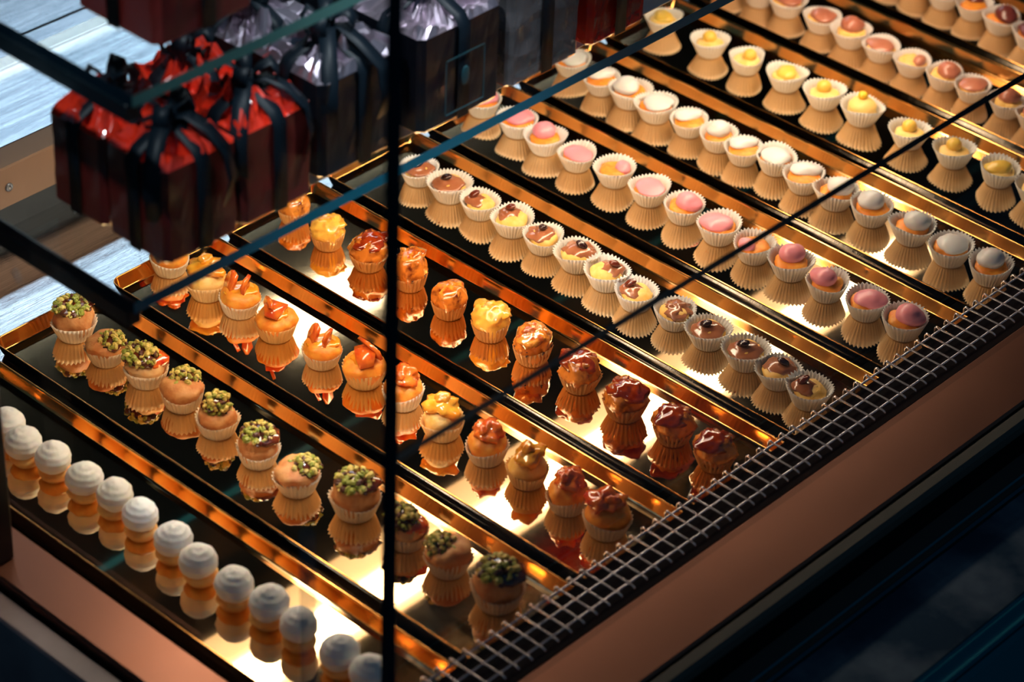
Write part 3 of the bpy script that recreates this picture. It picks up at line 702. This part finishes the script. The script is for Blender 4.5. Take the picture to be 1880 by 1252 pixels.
# ------------------------------------------------------------ gift boxes in cellophane
FILMR = (film('shaded_red_wrap', (.13, .012, .009), .35, 1, .3, 40), film('red_cellophane', (.80, .035, .012), .20, 1, .4, 45))  # box sides: same red film, shade put into a darker colour
FILMD = (film('shaded_purple_wrap', (.003, .004, .008), .35, 1, .2, 40), film('purple_cellophane', (.50, .42, .50), .30, 1, .5, 45, .85))  # box sides: the wrapper again, its shade coloured in as near black
FILMC = film('clear_cellophane', (.20, .19, .20), .10, .55, .6, 60)
FILMR2 = film('sheer_red_cellophane', (.45, .02, .01), .12, .62, .7, 60)
def gift_box(x1, y0, dx, dy, h, film_, label, group, z=.2852, ribbon=True, bow=True, seed=1, emblem=False, inner=None, tails=True):
    t = tag(empty('gift_box', (x1 - dx / 2, y0 + dy / 2, z)), label, 'gift box', group)
    hx, hy = dx / 2, dy / 2; off = Vector((seed * 4.1, seed * 1.9, 0)); mb = MB()
    def sq(k, z, amp):
        pts = []
        for i in range(64):
            a = i / 64 * 4; e = int(a); u = (a - e) * 2 - 1
            p = ((1, u), (-u, 1), (-1, -u), (u, -1))[e]
            r = .93 if abs(u) > .97 else 1.0
            q = Vector((p[0] * hx * k * r, p[1] * hy * k * r, z))
            n_ = noise.fractal(q * 55 + off, .7, 2.0, 3)
            q += Vector((p[0], p[1], 0)).normalized() * amp * n_ * .35
            q.z += amp * 1.5 * noise.fractal(q * 80 + off, .6, 2.0, 3) * (1 if k < .99 else .2)
            pts.append(q)
        return pts
    rings = [sq(.97, 0, 0)] + [sq(1, h * j / 7 if j else .002, .003 if 0 < j < 7 else .0005) for j in range(8)]
    rings += [sq(k, h + dz, am) for k, dz, am in ((.9, .003, .006), (.70, .004, .013), (.46, .007, .016), (.24, .010, .012), (.06, .018, .004))]
    for j in range(len(rings)):
        for p in rings[j]: p.z = max(p.z, .0)
    mb.loft(rings, 0, False, True, True, capsm=False)
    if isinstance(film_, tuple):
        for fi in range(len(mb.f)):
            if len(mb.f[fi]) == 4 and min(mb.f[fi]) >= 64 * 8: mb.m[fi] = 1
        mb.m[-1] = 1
    mb.build('wrapper', film_, t)
    if inner:
        mb = MB(); mb.bbox((-hx * .8, -hy * .8, .001), (hx * .8, hy * .8, h * .55), .004); mb.build('inner_box', inner, t)
    if ribbon:
        mb = MB(); o = .0022; ht = h + .010
        mb.strip([(hx + o, 0, .0008), (hx + o, 0, h * .5), (hx + o, 0, h - .003), (hx - .004, 0, h + .006), (hx * .4, 0, ht + .003), (0, 0, ht + .008), (-hx * .4, 0, ht + .003), (-hx + .004, 0, h + .006), (-hx - o, 0, h - .003), (-hx - o, 0, .0008)], .0125, .0007, 0, (0, 1, 0))
        mb.strip([(0, hy + o, .0008), (0, hy + o, h * .5), (0, hy + o, h - .003), (0, hy - .004, h + .006), (0, hy * .4, ht + .003), (0, 0, ht + .009), (0, -hy * .4, ht + .003), (0, -hy + .004, h + .006), (0, -hy - o, h - .003), (0, -hy - o, .0008)], .0125, .0007, 0, (1, 0, 0))
        mb.build('ribbon', RIBBON, t)
    if bow:
        mb = MB(); c = Vector((0, 0, h + .020)); rb_ = random.Random(seed)
        for a0 in (41.7 + rb_.uniform(-20, 20), 221.7 + rb_.uniform(-20, 20), 131 + rb_.uniform(-25, 25), 300):
            a = R(a0); dd = Vector((math.cos(a), math.sin(a), 0)); wdv = Vector((-math.sin(a), math.cos(a), .15)); L = rb_.uniform(.017, .023)
            mb.strip([c + dd * L * q + Vector((0, 0, zz)) for q, zz in ((0, 0), (.35, .010), (.75, .016), (1.0, .008), (.85, -.004), (.45, -.006), (0, -.001))], [.006, .010, .012, .012, .011, .009, .006], .0009, 0, wdv)
        if tails:
            for a0, L in ((311 + rb_.uniform(-25, 25), .05), (20 + rb_.uniform(-20, 20), .055)):
                a = R(a0); dd = Vector((math.cos(a), math.sin(a), 0)); wdv = Vector((-math.sin(a), math.cos(a), 0))
                mb.strip([c + dd * q + Vector((0, 0, zz)) for q, zz in ((0, 0), (.014, .004), (.030, -.004), (hx + .011, -.018), (hx + .015, -.040), (hx + .010, -.062))], [.008, .012, .013, .013, .013, .012], .0009, 0, wdv)
        mb.ball(c + Vector((0, 0, .002)), (.007, .007, .006), 3, .2, 150, 14, 8); mb.build('bow', RIBBON, t)
    if emblem:
        mb = MB(); e = hx + .0040; y_, z_ = .021, h * .70; a_ = .0005
        for p, q in (((-y_, .010), (-y_, z_)), ((y_, .010), (y_, z_)), ((-y_, z_), (y_, z_)), ((-y_, .010), (y_, .010))):
            mb.box((e - .0006, min(p[0], q[0]) - a_, min(p[1], q[1]) - a_), (e, max(p[0], q[0]) + a_, max(p[1], q[1]) + a_))
        mb.ball((e - .0003, 0, h * .46), (.0006, .0045, .009), 1, .1, 80, 16, 10)
        mb.build('printed_frame', pm('teal_print', (.008, .055, .07), .45), t)
    return t
XB = -1.268
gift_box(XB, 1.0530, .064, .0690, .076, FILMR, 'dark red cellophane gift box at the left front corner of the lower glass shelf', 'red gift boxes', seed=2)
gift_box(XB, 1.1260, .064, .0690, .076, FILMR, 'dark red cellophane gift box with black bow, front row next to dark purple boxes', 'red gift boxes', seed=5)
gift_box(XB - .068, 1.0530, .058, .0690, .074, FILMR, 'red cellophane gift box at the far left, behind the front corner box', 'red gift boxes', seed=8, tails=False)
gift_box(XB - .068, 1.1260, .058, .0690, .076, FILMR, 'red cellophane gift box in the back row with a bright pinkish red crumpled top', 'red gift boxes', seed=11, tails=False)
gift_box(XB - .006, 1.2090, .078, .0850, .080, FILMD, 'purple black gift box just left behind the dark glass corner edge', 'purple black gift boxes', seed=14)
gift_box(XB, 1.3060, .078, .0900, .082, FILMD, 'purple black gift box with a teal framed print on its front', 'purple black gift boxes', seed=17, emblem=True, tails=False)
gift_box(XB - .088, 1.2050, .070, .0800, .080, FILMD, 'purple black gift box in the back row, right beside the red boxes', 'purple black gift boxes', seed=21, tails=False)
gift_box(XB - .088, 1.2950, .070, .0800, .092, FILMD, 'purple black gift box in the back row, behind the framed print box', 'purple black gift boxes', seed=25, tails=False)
gift_box(XB - .002, 1.4060, .070, .0850, .088, FILMC, 'clear cellophane gift box with grey film and dark ribbon', 'see-through gift boxes', seed=27, inner=pm('grey_card', (.05, .06, .075), .6), bow=False)
gift_box(XB - .002, 1.5020, .070, .0700, .088, FILMR2, 'sheer red cellophane gift box at the top edge above the lemon cakes', 'see-through gift boxes', seed=30, inner=pm('red_card', (.50, .02, .01), .4), bow=False)
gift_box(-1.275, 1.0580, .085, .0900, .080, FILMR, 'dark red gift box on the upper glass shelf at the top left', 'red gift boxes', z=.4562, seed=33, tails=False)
